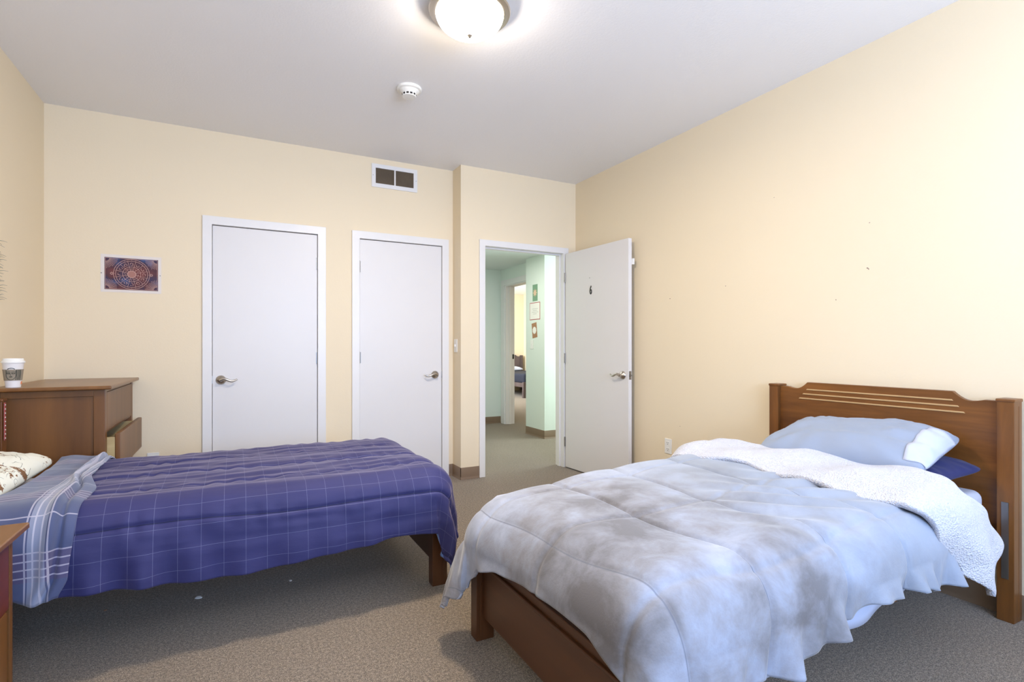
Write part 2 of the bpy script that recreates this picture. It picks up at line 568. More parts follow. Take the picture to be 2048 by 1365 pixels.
# smoke detector
sd = thing('smoke_detector', 'round white smoke detector on the ceiling behind the dome lamp', 'smoke detector', (.947, 3.165, ZC))
T = Matrix.Translation((.947, 3.165, ZC)) @ Matrix.Rotation(PI, 4, 'X')
MB().lathe([(0, 0), (.074, 0), (.076, .004), (.075, .014), (.070, .018), (.0, .018)], 40, T).build('base_plate', M['plastic'], sd)
MB().lathe([(.062, .017), (.058, .026), (.046, .034), (.044, .038), (0, .038)], 40, T).build('housing', M['plastic'], sd)
b = MB()
for k in range(12):
    a = 2 * PI * k / 12
    b.box(.038, .0435, -.007, .007, .039, .048, mat=T @ Matrix.Rotation(a, 4, 'Z'))
b.lathe([(.036, .036), (.036, .05), (0, .05)], 32, T)
b.build('sensor_slots', M['slot'], sd)
b = MB(); b.lathe([(0, .049), (.043, .049), (.040, .054), (0, .056)], 40, T)
for k in range(12):
    a = 2 * PI * (k + .5) / 12
    b.box(.039, .0445, -.0035, .0035, .037, .05, mat=T @ Matrix.Rotation(a, 4, 'Z'))
b.build('cap', M['plastic'], sd)

# ceiling dome lamp
lx, ly = .965, 2.262
cl = thing('ceiling_lamp', 'round flush ceiling lamp, glowing white glass dome in brushed nickel pan', 'ceiling lamp', (lx, ly, ZC))
T = Matrix.Translation((lx, ly, ZC)) @ Matrix.Rotation(PI, 4, 'X')
MB().lathe([(0, 0), (.150, 0), (.165, .012), (.172, .022), (.185, .028), (.190, .036), (.186, .044), (.176, .046), (.168, .050), (.158, .050), (.158, .046), (0, .03)], 64, T).build('pan', M['nickel'], cl)
k = NT('lit_opal_glass')
k.base(sr(255, 250, 240)); k.set(Roughness=.3)
k.b.inputs['Emission Color'].default_value = (1.0, .88, .73, 1); k.b.inputs['Emission Strength'].default_value = LAMP_STRENGTH
M['glow'] = k.m
prof = [(.157, .046)] + [(.157 * math.cos(t), .046 + .095 * math.sin(t)) for t in [i * PI / 2 / 14 for i in range(1, 14)]] + [(0, .141)]
MB().lathe(prof, 64, T).build('glass_dome', M['glow'], cl)
ld = bpy.data.lights.new('lamp_light', 'AREA'); ld.shape = 'DISK'; ld.size = .26; ld.energy = LAMP_DOWN; ld.color = (1.0, .88, .73)
lo = bpy.data.objects.new('lamp_light', ld); C.objects.link(lo); lo.parent = cl; lo.location = (0, 0, -.165)
MB().lathe([(0, .137), (.011, .139), (.012, .145), (.007, .150), (.004, .156), (0, .158)], 24, T).build('finial', M['nickel'], cl)

# poster on the back wall
px0, px1, pz0, pz1 = -.806, -.462, 1.527, 1.784
po = thing('zodiac_poster', 'small white bordered poster of a zodiac wheel in purple and blue', 'poster', ((px0 + px1) / 2, YB, pz0))
MB().box(px0, px1, YB - .0015, YB, pz0, pz1).build('paper', M['cream'], po)
k = NT('nebula_print'); v_ = k.coord('Object', (1, 1, 1))
n1 = k.noise(v_, 7, 2, .5); n2 = k.noise(v_, 14, 4, .6)
f = k.math('ADD', k.math('MULTIPLY', n1, .75), k.math('MULTIPLY', n2, .25))
k.base(k.ramp(f, [(.36, sr(112, 50, 48)), (.48, sr(78, 36, 46)), (.58, sr(54, 40, 72)), (.68, sr(48, 80, 130))])); k.set(Roughness=.6)
M['nebula'] = k.m
ix0, ix1, iz0, iz1 = px0 + .021, px1 - .019, pz0 + .018, pz1 - .020
pn = MB().box(ix0, ix1, YB - .0022, YB - .0012, iz0, iz1).build('print', M['nebula'], po)
M['gold'] = plain('pale_gold_ink', sr(216, 172, 158), .6, var=.2)
cx, cz = (ix0 + ix1) / 2, (iz0 + iz1) / 2
yy = YB - .0025
b = MB()


def ring(b, r, wd=.0011):
    N = 64
    bb = bmesh.new()
    a = [bb.verts.new((cx + (r - wd) * math.cos(2 * PI * i / N), yy, cz + (r - wd) * math.sin(2 * PI * i / N))) for i in range(N)]
    c = [bb.verts.new((cx + (r + wd) * math.cos(2 * PI * i / N), yy, cz + (r + wd) * math.sin(2 * PI * i / N))) for i in range(N)]
    for i in range(N): bb.faces.new((a[i], a[(i + 1) % N], c[(i + 1) % N], c[i]))
    b._merge(bb)


def seg(b, p, q, wd=.0009):
    p = Vector((p[0], yy, p[1])); q = Vector((q[0], yy, q[1])); d = (q - p).normalized(); s = Vector((d.z, 0, -d.x)) * wd
    bb = bmesh.new(); bb.faces.new([bb.verts.new(x) for x in (p - s, q - s, q + s, p + s)]); b._merge(bb)


R0 = (iz1 - iz0) / 2 * .94
for r in (R0, R0 * .88, R0 * .50, R0 * .24, R0 * .21): ring(b, r)
for i in range(12):
    a = 2 * PI * (i + .5) / 12
    seg(b, (cx + R0 * .24 * math.cos(a), cz + R0 * .24 * math.sin(a)), (cx + R0 * .88 * math.cos(a), cz + R0 * .88 * math.sin(a)))
for i in range(28):
    a = 2 * PI * i / 28; r = R0 * .94
    p = (cx + r * math.cos(a), cz + r * math.sin(a)); seg(b, (p[0] - .0012, p[1]), (p[0] + .0012, p[1]), .0012)
rnd = random.Random(3)
for i in range(12):      # little emblem strokes in each field
    a = 2 * PI * i / 12
    for r, s, n in ((R0 * .68, .011, 7), (R0 * .37, .006, 4)):
        c0 = (cx + r * math.cos(a), cz + r * math.sin(a))
        for j in range(n):
            a1 = rnd.uniform(0, 6.28); a2 = a1 + rnd.uniform(.6, 1.8)
            seg(b, (c0[0] + s * math.cos(a1), c0[1] + s * math.sin(a1)), (c0[0] + s * .8 * math.cos(a2), c0[1] + s * .8 * math.sin(a2)), .0008)
for sx, x_ in ((1, ix0), (-1, ix1)):
    for sz, z_ in ((1, iz0), (-1, iz1)):
        for j in range(11):
            a = (j + .5) / 11 * PI / 2
            L0 = .02; L1 = .062 + .01 * rnd.random()
            o_ = (x_ + sx * .006, z_ + sz * .006)
            seg(b, (o_[0] + sx * L0 * math.cos(a), o_[1] + sz * L0 * math.sin(a)), (o_[0] + sx * L1 * math.cos(a), o_[1] + sz * L1 * math.sin(a)), .0008)
    # half sun at the middle of each side
    sx0 = cx - sx * (R0 + .009)
    for j in range(10):
        a = j / 10 * 2 * PI
        seg(b, (sx0 + .004 * math.cos(a), cz + .004 * math.sin(a)), (sx0 + .010 * math.cos(a), cz + .010 * math.sin(a)), .0011)
bb = bmesh.new(); bb.faces.new([bb.verts.new((cx + R0 * .205 * math.cos(2 * PI * i / 32), yy - .0002, cz + R0 * .205 * math.sin(2 * PI * i / 32))) for i in range(32)]); bd = MB(); bd._merge(bb)
bd.build('wheel_hub', plain('dusty_rose_ink', sr(168, 116, 104), .6), po, smooth=False)
m_ = .004
seg(b, (ix0 + m_, iz0 + m_), (ix1 - m_, iz0 + m_)); seg(b, (ix0 + m_, iz1 - m_), (ix1 - m_, iz1 - m_))
seg(b, (ix0 + m_, iz0 + m_), (ix0 + m_, iz1 - m_)); seg(b, (ix1 - m_, iz0 + m_), (ix1 - m_, iz1 - m_))
b.build('line_art', M['gold'], po, smooth=False)
for x in (px0 + .004, px1 - .007):
    MB().cyl((x, YB - .001, cz), (x, YB - .006, cz), .0035, n=12).build('push_pin', M['steel'], po)

# marks on the right wall
mk = MB()
for (y, z, s) in ((3.008, 1.524, .006), (2.497, 1.566, .005), (1.587, 1.561, .007), (1.575, 1.802, .004), (1.754, 1.411, .004), (2.13, 2.073, .003), (2.906, .561, .004)):
    for j in range(3):
        dy, dz = random.uniform(-s, s), random.uniform(-s, s) * .6
        mk.box(XR - .0012, XR + .001, y + dy - s * .4, y + dy + s * .4, z + dz - s * .3, z + dz + s * .3, .0004)
mk.build('nail_holes', plain('plaster_scar', sr(150, 118, 112), .8), wr)

# cards on the hallway column
card = lambda n, l, c, y0, y1, z0, z1, m, rot=0: None
def wallcard(name, label, yc, zc, wy, hz, mat, rot=0):
    o = thing(name, label, 'card', (3.452, yc, zc - hz / 2))
    T = Matrix.Translation((3.452, yc, zc)) @ Matrix.Rotation(rot, 4, 'X')
    MB().box(-.002, 0, -wy / 2, wy / 2, -hz / 2, hz / 2, mat=T).build('paper', mat, o)
    return o, T
M['greencard'] = plain('green_card', sr(124, 160, 130), .7)
M['browncard'] = plain('brown_card', sr(170, 126, 92), .7)
M['pinkink'] = plain('pink_leaf', sr(222, 190, 160), .7)
M['redink'] = plain('red_border', sr(180, 84, 84), .7)
M['offwhite'] = plain('off_white_paper', sr(240, 236, 228), .7)
M['greyink'] = plain('grey_ink', sr(196, 196, 190), .7)


def star(T, r0, r1, n, d=-.003):
    b = MB(); pts = []
    for i in range(2 * n):
        r = r1 if i % 2 else r0; a = PI * i / n + PI / 2
        pts.append((r * math.cos(a), r * math.sin(a)))
    b.prism(pts, (d, -.001), 'x', mat=T); return b


o, T = wallcard('paper_card', 'green card with a pale leaf shape, topmost on the hallway column', 5.935, 1.863, .125, .215, M['greencard'])
star(T, .055, .03, 8).build('leaf_cutout', M['pinkink'], o)
o, T = wallcard('paper_notice', 'white paper with thin red border on the hallway column', 5.94, 1.625, .265, .225, M['redink'])
MB().box(-.003, -.001, -.124, .124, -.104, .104, mat=T).build('sheet', M['offwhite'], o)
b = MB()
for i, w_ in enumerate((.08, .06, .09, .05)): b.box(-.0036, -.0028, -w_, w_ * .8, .03 - i * .022 - .003, .03 - i * .022 + .003, mat=T)
b.build('writing', M['greyink'], o)
o, T = wallcard('paper_card', 'tilted brown card with a white oval, below the red bordered paper', 5.95, 1.375, .125, .195, M['browncard'], -.13)
star(T, .05, .043, 10).build('oval_cutout', M['offwhite'], o)

# wisp of decoration at the left picture edge
orn = MB()
for j in range(26):
    z = 1.40 + .31 * j / 25; y = 3.70 + random.uniform(-.03, .02)
    p = Vector((XL + .004, y, z)); q = p + Vector((random.uniform(.002, .02), random.uniform(.01, .075) * (1 if abs(j - 11) > 3 else 1.2), random.uniform(-.012, .012)))
    orn.tube([p, (p + q) / 2 + Vector((0, 0, .003)), q], [.0015, .001, .0006], 5)
orn.tube([(XL + .004, 3.69, 1.38), (XL + .005, 3.695, 1.55), (XL + .004, 3.69, 1.72)], .0015, 5)
tag(orn.build('wall_decoration', M['steel'], loc=(XL, 3.69, 1.55)), 'spiky silver wisp decoration on the left wall at the picture edge', 'decoration')

# bits on the carpet
def scrap(x, y, s, mat, label, name='paper_scrap'):
    bb = bmesh.new(); bmesh.ops.create_icosphere(bb, subdivisions=2, radius=s)
    for v in bb.verts:
        v.co = v.co * (1 + .5 * noise.noise(v.co * 90 + Vector((x * 9, y * 9, 0)))); v.co.z *= .35
    mb = MB(); mb._merge(bb, Matrix.Translation((x, y, s * .3)))
    tag(mb.build(name, mat, loc=(x, y, 0)), label, 'scrap')
scrap(-.147, 2.80, .014, M['offwhite'], 'white crumpled paper scrap on the dark carpet under the navy bed')
scrap(.24, 2.80, .008, M['cream'], 'tiny pale fleck on the carpet under the navy bed')
scrap(-.50, 2.86, .006, M['browncard'], 'tiny tan leaf bit on the carpet under the navy comforter hem', 'leaf_bit')

# cord at the right picture edge
pts = [Vector((2.925, .93, .012)), Vector((2.90, .915, .010)), Vector((2.86, .89, .008)), Vector((2.79, .84, .007)), Vector((2.72, .78, .007)), Vector((2.66, .70, .007)), Vector((2.64, .55, .007)), Vector((2.66, .3, .007))]
sp = []
for i in range(len(pts) - 1):
    for t in (0, .33, .66): sp.append(pts[i].lerp(pts[i + 1], t))
tag(MB().tube(sp + [pts[-1]], .006, 8).build('power_cord', plain('beige_cord', sr(176, 160, 138), .5), loc=(2.8, .8, 0)), 'beige power cord curving over the carpet beside the right headboard post', 'cord')


# ---------------------------------------------------------------- beds
def arc(p0, p1, bulge, n=8):
    """points from p0 to p1 bowed sideways"""
    p0 = Vector((p0[0], p0[1])); p1 = Vector((p1[0], p1[1])); d = p1 - p0; nn = Vector((-d.y, d.x)) * bulge
    return [tuple(p0 + d * (i / n) + nn * math.sin(PI * i / n)) for i in range(n + 1)]


def make_bed(name, label, xh, xf, yc_h, yc_f, hw, ht, mats, s):
    """xh: wall-side face of the headboard, s = +1 when the foot points to +x"""
    o = thing(name, label, 'bed', ((xh + xf) / 2, (yc_h + yc_f) / 2, 0))
    mw, mwx, mf, mfz = mats
    X = lambda t: xh + s * t
    def bx(mb, t0, t1, *a, **k):
        mb.box(min(X(t0), X(t1)), max(X(t0), X(t1)), *a, **k); return mb
    hb = None
    for sy in (-1, 1):
        yo = yc_h + sy * hw
        y0, y1 = (yo, yo + .058) if sy < 0 else (yo - .058, yo)
        p = MB(); bx(p, .0, .075, y0, y1, 0, ht - .008, bev=.003); bx(p, -.003, .078, y0 - .003, y1 + .003, ht - .014, ht, bev=.004)
        bx(p, .020, .034, y0 - .0012, y1 + .0012, .02, ht - .03, bev=.002)
        p.build('headboard_post', mw, o)
    # headboard panel with its stepped, chamfered crest and three grooves
    ya, yb_ = yc_h - hw + .055, yc_h + hw - .055
    t1, t2 = ht - .012, ht + .018
    k1 = .095; k2 = .168
    top = [(ya, .30), (ya, t1)] + [(ya + k1 * .55, t1)] + arc((ya + k1 * .55, t1), (ya + k2, t2), -.18) + arc((yb_ - k2, t2), (yb_ - k1 * .55, t1), -.18) + [(yb_, t1), (yb_, .30)]
    cl_ = []
    for p in top:
        if not cl_ or (abs(p[0] - cl_[-1][0]) + abs(p[1] - cl_[-1][1])) > 1e-4: cl_.append(p)
    x0, x1 = sorted((X(.026), X(.052)))
    hbp = MB().prism(cl_, (x0, x1), 'x', .003).build('headboard_panel', mwx, o)
    for i in range(3):
        q = MB(); yy0 = ya + k2 - .005 - .022 * i; yy1 = yb_ - k2 + .005 + .022 * i; z = ht - .022 - i * .026
        xx0, xx1 = sorted((X(.0505), X(.0555)))
        q.prism([(yy0, z - .004), (yy1, z - .004), (yy1 - .006, z + .003), (yy0 + .006, z + .003)], (xx0, xx1), 'x', .0012)
        q.build('groove_bead', M['bead'], hbp)
    # footboard
    tf = abs(xf - xh)
    for sy in (-1, 1):
        yo = yc_f + sy * (hw - .02)
        y0, y1 = (yo, yo + .058) if sy < 0 else (yo - .058, yo)
        p = MB(); bx(p, tf - .075, tf, y0, y1, 0, .375, bev=.003); bx(p, tf - .026, tf - .014, y0 - .0012, y1 + .0012, .02, .36, bev=.002)
        p.build('footboard_post', mfz, o)
    y0, y1 = yc_f - hw + .07, yc_f + hw - .07
    p = MB(); bx(p, tf - .052, tf - .024, y0, y1, .095, .345, bev=.003)
    bx(p, tf - .028, tf - .015, y0 + .03, y1 - .03, .300, .313, bev=.004)
    bx(p, tf - .060, tf - .016, y0, y1, .343, .352, bev=.003)
    p.build('footboard_panel', mf, o)
    # side rails, racked to join the two ends
    for sy in (-1, 1):
        ys = yc_h + sy * (hw - .085); ye_ = yc_f + sy * (hw - .11)
        q = bmesh.new(); vs = []
        for (t, y) in ((.075, ys), (tf - .075, ye_)):
            for dy, z in ((-.010, .335), (.010, .335), (.010, .395), (-.010, .395)): vs.append(q.verts.new((X(t), y + dy, z)))
        q.faces.new(vs[:4]); q.faces.new(vs[4:][::-1])
        for i in range(4): q.faces.new((vs[i], vs[4 + i], vs[4 + (i + 1) % 4], vs[(i + 1) % 4]))
        bmesh.ops.recalc_face_normals(q, faces=q.faces)
        r = MB(); r._merge(q); r.build('side_rail', mw, o)
        h = MB(); yb0 = yc_h + sy * (hw - .029)
        bx(h, .0755, .079, yb0 - .012, yb0 + .012, .18, .50, bev=.001)
        h.build('metal_bracket', M['steel'], o)
    # slats under the mattress
    q = MB()
    for i in range(8):
        t = .2 + i * (tf - .4) / 7; yc = yc_h + (yc_f - yc_h) * t / tf
        bx(q, t - .035, t + .035, yc - hw + .095, yc + hw - .095, .265, .283)
    q.build('slats', mw, o)
    return o


M['bead'] = plain('light_groove_edge', sr(196, 160, 112), .4)
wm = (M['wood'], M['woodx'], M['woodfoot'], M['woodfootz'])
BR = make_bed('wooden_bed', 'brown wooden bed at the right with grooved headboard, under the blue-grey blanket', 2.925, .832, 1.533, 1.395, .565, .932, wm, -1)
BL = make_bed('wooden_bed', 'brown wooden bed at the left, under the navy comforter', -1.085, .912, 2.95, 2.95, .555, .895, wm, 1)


def mattress(label, x0, x1, y0, y1, z0, z1, mat, shear=0):
    b = bmesh.new(); bmesh.ops.create_cube(b, size=1)
    for v in b.verts: v.co = Vector(((x0 + x1) / 2 + v.co.x * (x1 - x0), (y0 + y1) / 2 + v.co.y * (y1 - y0), (z0 + z1) / 2 + v.co.z * (z1 - z0)))
    bmesh.ops.bevel(b, geom=b.edges[:], offset=.035, segments=5, profile=.5, affect='EDGES')
    for v in b.verts: v.co.y += shear * (x1 - v.co.x)
    m = MB(); m._merge(b)
    # piping
    return m


M['sheetwhite'] = plain('white_cotton', sr(196, 200, 214), .8, bumpscale=40, bs=.1, var=.03)
m = mattress('', .915, 2.835, 1.06, 2.0, .285, .535, None, -.06)
tag(m.build('mattress', M['sheetwhite'], loc=(1.87, 1.47, .285)), 'white mattress on the right bed, showing beside its headboard', 'mattress')
m = mattress('', -.995, .83, 2.45, 3.45, .285, .50, None)
tag(m.build('mattress', M['sheetwhite'], loc=(-.08, 2.95, .285)), 'mattress on the left bed, hidden under the navy comforter', 'mattress')


# ---------------------------------------------------------------- draped cloth
class Drape:
    def __init__(s, x0, x1, y0, y1, zt, r, flare=.10, shear=0., xref=0.):
        s.x0, s.x1, s.y0, s.y1, s.zt, s.r, s.flare, s.shear, s.xref = x0, x1, y0, y1, zt, r, flare, shear, xref

    def __call__(s, a, b, off=0.):
        r = s.r
        qx = min(max(a, s.x0 + r), s.x1 - r); qy = min(max(b, s.y0 + r), s.y1 - r)
        ex, ey = a - qx, b - qy; L = math.hypot(ex, ey)
        if L < 1e-6: nx = ny = 0.
        else: nx, ny = ex / L, ey / L
        q = r * PI / 2
        if L < q:
            th = L / r; out = r * math.sin(th); drop = r * (1 - math.cos(th)); kn = (math.sin(th), math.cos(th))
        else:
            out = r + (L - q) * s.flare; drop = r + (L - q) * math.sqrt(1 - s.flare ** 2); kn = (math.sqrt(1 - s.flare ** 2), s.flare)
        x = qx + nx * (out + off * kn[0]); y = qy + ny * (out + off * kn[0]); z = s.zt - drop + off * kn[1]
        y += s.shear * (s.xref - x)
        return (x, y, z, L, nx, ny, max(0., L - q))


def fbm(x, y, z=0., o=3):
    v = 0; a = 1.
    for i in range(o):
        v += a * noise.noise(Vector((x, y, z))); x *= 2.03; y *= 2.03; z += 7.1; a *= .5
    return v


def cloth(name, flat, drape, disp, nu, nv, mats, parent=None, thick=.012, loc=None, post=None, sub=0):
    """flat(u,v)->(a,b) in metres; disp(a,b,hang,nx,ny)->offset along the normal"""
    P = np.zeros((nu, nv, 3)); A = np.zeros((nu, nv, 2)); H = np.zeros((nu, nv))
    Dd = np.zeros((nu, nv))
    for i in range(nu):
        for j in range(nv):
            a, b = flat(i / (nu - 1), j / (nv - 1))
            x, y, z, L, nx, ny, hg = drape(a, b)
            P[i, j] = (x, y, z); A[i, j] = (a, b)
            Dd[i, j] = disp(a, b, hg, nx, ny, i / (nu - 1), j / (nv - 1))
    gu = np.gradient(P, axis=0); gv = np.gradient(P, axis=1)
    N = np.cross(gu, gv); ln = np.linalg.norm(N, axis=2, keepdims=True); N = N / np.maximum(ln, 1e-9)
    # top must point up
    if N[nu // 2, nv // 2, 2] < 0: N = -N
    # smooth normals
    for _ in range(3):
        N[1:-1, 1:-1] = (N[1:-1, 1:-1] * 2 + N[:-2, 1:-1] + N[2:, 1:-1] + N[1:-1, :-2] + N[1:-1, 2:])
        N /= np.maximum(np.linalg.norm(N, axis=2, keepdims=True), 1e-9)
    P = P + N * Dd[..., None]
    if post is not None: P = post(P, A)
    b = bmesh.new(); uvl = b.loops.layers.uv.new('UVMap')
    o0 = Vector(loc) if loc is not None else Vector((0, 0, 0))
    V = [[b.verts.new(Vector(P[i, j]) - o0) for j in range(nv)] for i in range(nu)]
    idx = {}
    for i in range(nu):
        for j in range(nv): idx[V[i][j]] = (i, j)
    for i in range(nu - 1):
        for j in range(nv - 1):
            f = b.faces.new((V[i][j], V[i + 1][j], V[i + 1][j + 1], V[i][j + 1]))
            for lp in f.loops:
                ii, jj = idx[lp.vert]; lp[uvl].uv = A[ii, jj]
    b.normal_update()
    tot = sum((f.normal for f in b.faces), Vector())
    cf = V[nu // 2][nv // 2].normal
    if cf.z < 0:
        bmesh.ops.reverse_faces(b, faces=b.faces[:])
    me = bpy.data.meshes.new(name); b.to_mesh(me); b.free()
    me.polygons.foreach_set('use_smooth', [True] * len(me.polygons))
    for m_ in mats: me.materials.append(m_)
    o = bpy.data.objects.new(name, me); C.objects.link(o)
    if loc is not None: o.location = o0
    if parent is not None:
        o.parent = parent; o.location = o0 - wloc(parent)
    if thick:
        md = o.modifiers.new('thickness', 'SOLIDIFY'); md.thickness = thick; md.offset = -1
        if len(mats) > 1: md.material_offset = 1; md.material_offset_rim = min(2, len(mats) - 1)
    return o


def interp(x, pts):
    if x <= pts[0][0]: return pts[0][1]
    for (x0, y0), (x1, y1) in zip(pts, pts[1:]):
        if x <= x1:
            t = (x - x0) / (x1 - x0); t = t * t * (3 - 2 * t); return y0 + (y1 - y0) * t
    return pts[-1][1]


def groove(d, w): return math.exp(-(d / w) ** 2)


# --- fabrics
def fabric(name, col, sheen=.3, tint=(1, 1, 1, 1), weave=300, bs=.15, rough=.85):
    k = NT(name); k.base(col); k.set(Roughness=rough, Sheen_Weight=sheen, Sheen_Roughness=.4)
    k.b.inputs['Sheen Tint'].default_value = tint
    v = k.coord(); k.bump(k.noise(v, weave, 3), bs, .002)
    return k


def uvxy(k):
    tc = k.n('ShaderNodeTexCoord'); sp_ = k.n('ShaderNodeSeparateXYZ'); k.l(tc.outputs['UV'], sp_.inputs[0])
    return sp_.outputs[0], sp_.outputs[1], tc.outputs['UV']


def line(k, c, period, width, off=0.):
    fr_ = k.math('FRACT', k.math('ADD', k.math('DIVIDE', c, period), off))
    return k.math('COMPARE', fr_, .5, width / 2 / period)


# blue-grey crushed velvet, cloudy dye
k = NT('cloud_dyed_plush'); v_ = k.coord()
n1 = k.noise(v_, 2.3, 3, .5, .4); n2 = k.noise(v_, 8, 5, .65, .3); n3 = k.noise(v_, 1.7, 2, .5)
f = k.math('ADD', k.math('MULTIPLY', n1, .62), k.math('MULTIPLY', n2, .38))
c1 = k.ramp(f, [(.38, sr(108, 104, 104)), (.47, sr(138, 137, 142)), (.54, sr(152, 156, 169)), (.64, sr(173, 178, 193))])
sx3 = k.n('ShaderNodeSeparateXYZ'); k.l(v_, sx3.inputs[0])
mr = k.n('ShaderNodeMapRange'); k.l(k.math('ADD', sx3.outputs[0], k.math('MULTIPLY', n3, .5)), mr.inputs[0])
mr.inputs[1].default_value = .0; mr.inputs[2].default_value = .65; mr.inputs[3].default_value = 0.; mr.inputs[4].default_value = .72
c1 = k.mix(mr.outputs[0], c1, sr(146, 155, 169))
uu, vv_, _uv = uvxy(k)
wv_ = k.math('ADD', k.math('MULTIPLY', k.math('SINE', k.math('MULTIPLY', vv_, 5.2)), .018), k.math('MULTIPLY', k.math('SINE', k.math('MULTIPLY', vv_, 11.)), .01))
st_ = line(k, k.math('ADD', uu, wv_), .335, .0045, .5 - .16 / .335)
c1 = k.mix(k.math('MULTIPLY', st_, .5), c1, sr(92, 96, 108))
k.base(c1)
k.set(Roughness=.8, Sheen_Weight=.35, Sheen_Roughness=.35)
k.bump(k.noise(v_, 240, 3), .2, .002)
M['plush'] = k.m
k = NT('white_sherpa'); v_ = k.coord()
vor = k.n('ShaderNodeTexVoronoi'); k.l(v_, vor.inputs['Vector']); vor.inputs['Scale'].default_value = 170
k.base(sr(206, 206, 214)); k.set(Roughness=.95, Sheen_Weight=.4)
k.bump(k.math('ADD', vor.outputs[0], k.noise(v_, 45, 3)), .7, .008)
M['sherpa'] = k.m
M['bluecotton'] = fabric('pale_blue_cotton', sr(146, 156, 174), .15, weave=500, bs=.06).m
M['navycotton'] = fabric('navy_cotton', sr(26, 34, 88), .1, weave=500, bs=.06).m
M['periwinkle'] = fabric('pale_sheet', sr(192, 198, 218), .1, weave=500, bs=.05).m


k = NT('navy_windowpane_cotton'); ux, uy, uv_ = uvxy(k)
n = k.noise(k.coord(), 5, 3)
basec = k.mix(n, sr(48, 47, 98), sr(38, 39, 86))
wv_ = k.math('ADD', k.math('MULTIPLY', k.math('SINE', k.math('MULTIPLY', ux, 3.1)), .009), k.math('MULTIPLY', k.math('SINE', k.math('MULTIPLY', ux, 8.3)), .005))
st_ = line(k, k.math('ADD', uy, wv_), .27, .0035, .5 - 2.295 / .27)
basec = k.mix(k.math('MULTIPLY', st_, .75), basec, sr(18, 18, 46))
l1 = k.math('MAXIMUM', line(k, ux, .076, .0011), line(k, uy, .080, .0011))
k.base(k.mix(k.math('MULTIPLY', l1, .26), basec, sr(170, 172, 200)))
k.set(Roughness=.75, Sheen_Weight=.30, Sheen_Roughness=.35); k.b.inputs['Sheen Tint'].default_value = (1, .82, .86, 1)
k.bump(k.noise(k.coord('Object', (4, 10, 10)), 10, 3), .12, .004)
M['navy'] = k.m

k = NT('blue_plaid_cotton'); ux, uy, uv_ = uvxy(k)
basec = k.mix(k.noise(k.coord(), 6, 3), sr(76, 84, 118), sr(62, 71, 106))
col = basec
band = line(k, uy, .34, .10, .12)
col = k.mix(k.math('MULTIPLY', band, .40), col, sr(84, 60, 96))
band = line(k, ux, .21, .05, .30)
col = k.mix(k.math('MULTIPLY', band, .35), col, sr(190, 196, 214))
ls = None
for c_, per, offs in ((ux, .21, (.15, .25, .35, .45)), (uy, .34, (-.02, .06, .14, .22)), (uy, .34, (.62,))):
    for of in offs:
        l_ = line(k, c_, per, .0048, of); ls = l_ if ls is None else k.math('MAXIMUM', ls, l_)
col = k.mix(k.math('MULTIPLY', ls, .5), col, sr(206, 200, 212))
k.base(col); k.set(Roughness=.8, Sheen_Weight=.3); k.bump(k.noise(k.coord(), 300, 2), .1, .002)
M['plaid'] = k.m
M['paleblue'] = fabric('pale_blue_lining', sr(110, 138, 196), .2).m

k = NT('cream_print_cotton'); v_ = k.coord('Object', (1, 1, 1))
nA = k.noise(v_, 9, 2, .5, .4); nB = k.noise(v_, 21, 4, .7, 1.5)
blot = k.math('GREATER_THAN', k.math('ADD', k.math('MULTIPLY', nA, .6), k.math('MULTIPLY', nB, .4)), .60)
nC = k.noise(v_, 6, 1, .4, 2.0); ln_ = k.math('COMPARE', nC, .5, .006)
msk = k.math('GREATER_THAN', k.noise(v_, 10, 1), .5)
col = k.mix(blot, sr(228, 228, 216), sr(122, 84, 52))
col = k.mix(k.math('MULTIPLY', ln_, msk), col, sr(60, 74, 66))
k.base(col); k.set(Roughness=.85); M['print'] = k.m

# --- right bed: sheet, blanket, turned-back fleece
SH = -.045
drS = Drape(.905, 3.2, .985, 2.02, .549, .05, .0, SH, 2.2)
def sheet_flat(u, v):
    b0, b1 = .765, 2.16
    b0 = interp(u, [(0, .80), (.35, .73), (1, .70)])
    b = b0 + (b1 - b0) * v
    return (2.20 * (1 - u) + .80 * u, b)
cloth('bed_sheet', sheet_flat, drS, lambda a, b, h, nx, ny, u, v: .004 * fbm(a * 5, b * 5) + (.006 * math.sin(a * 26) * min(1, h * 6)), 60, 60, [M['periwinkle']], None, .003, (1.6, 1.5, .3))
tag(bpy.data.objects['bed_sheet'], 'smooth pale sheet hanging below the blue-grey blanket on the right bed', 'bed sheet')

RB = .155
drB0 = Drape(.775, 3.3, .895, 2.035, .612, RB, .08, SH, 2.2)


def drB(a, b, off=0.):
    x, y, z, L, nx, ny, hg = drB0(a, b, off)
    if nx < 0 and ny > 0:
        e_ = .32 * hg * abs(2 * nx * ny); x += nx * e_; y += ny * e_
    c = min(1, max(0, (1.45 - x) / .62)) * min(1, max(0, (y - 1.25) / .65))
    return (x, y - .01 * c, z - .062 * c * c * (3 - 2 * c) * max(0, 1 - hg * 3), L, nx, ny, hg)

near_L = [(.70, .33), (1.0, .35), (1.2, .37), (1.42, .325), (1.62, .29), (1.85, .305), (2.1, .35), (2.4, .36)]   # overhang beyond y0 + r
foot_L = [(.4, .36), (.95, .32), (1.15, .265), (1.4, .27), (1.64, .275), (1.80, .31), (1.97, .47), (2.1, .45), (2.4, .44)]


def blanket_flat(u, v):
    # u: head -> foot, v: near -> far
    yt = .62 + (2.34 - .62) * v
    xa = 2.23 * (1 - u) + .56 * u
    nb = .895 + RB - interp(xa, near_L); fb = 2.035 - RB + .33 + .06 * max(0, (1.3 - xa))
    b = nb + (fb - nb) * v
    ft = .775 + RB - interp(b, foot_L)
    a = 2.23 * (1 - u) + ft * u
    return a, b


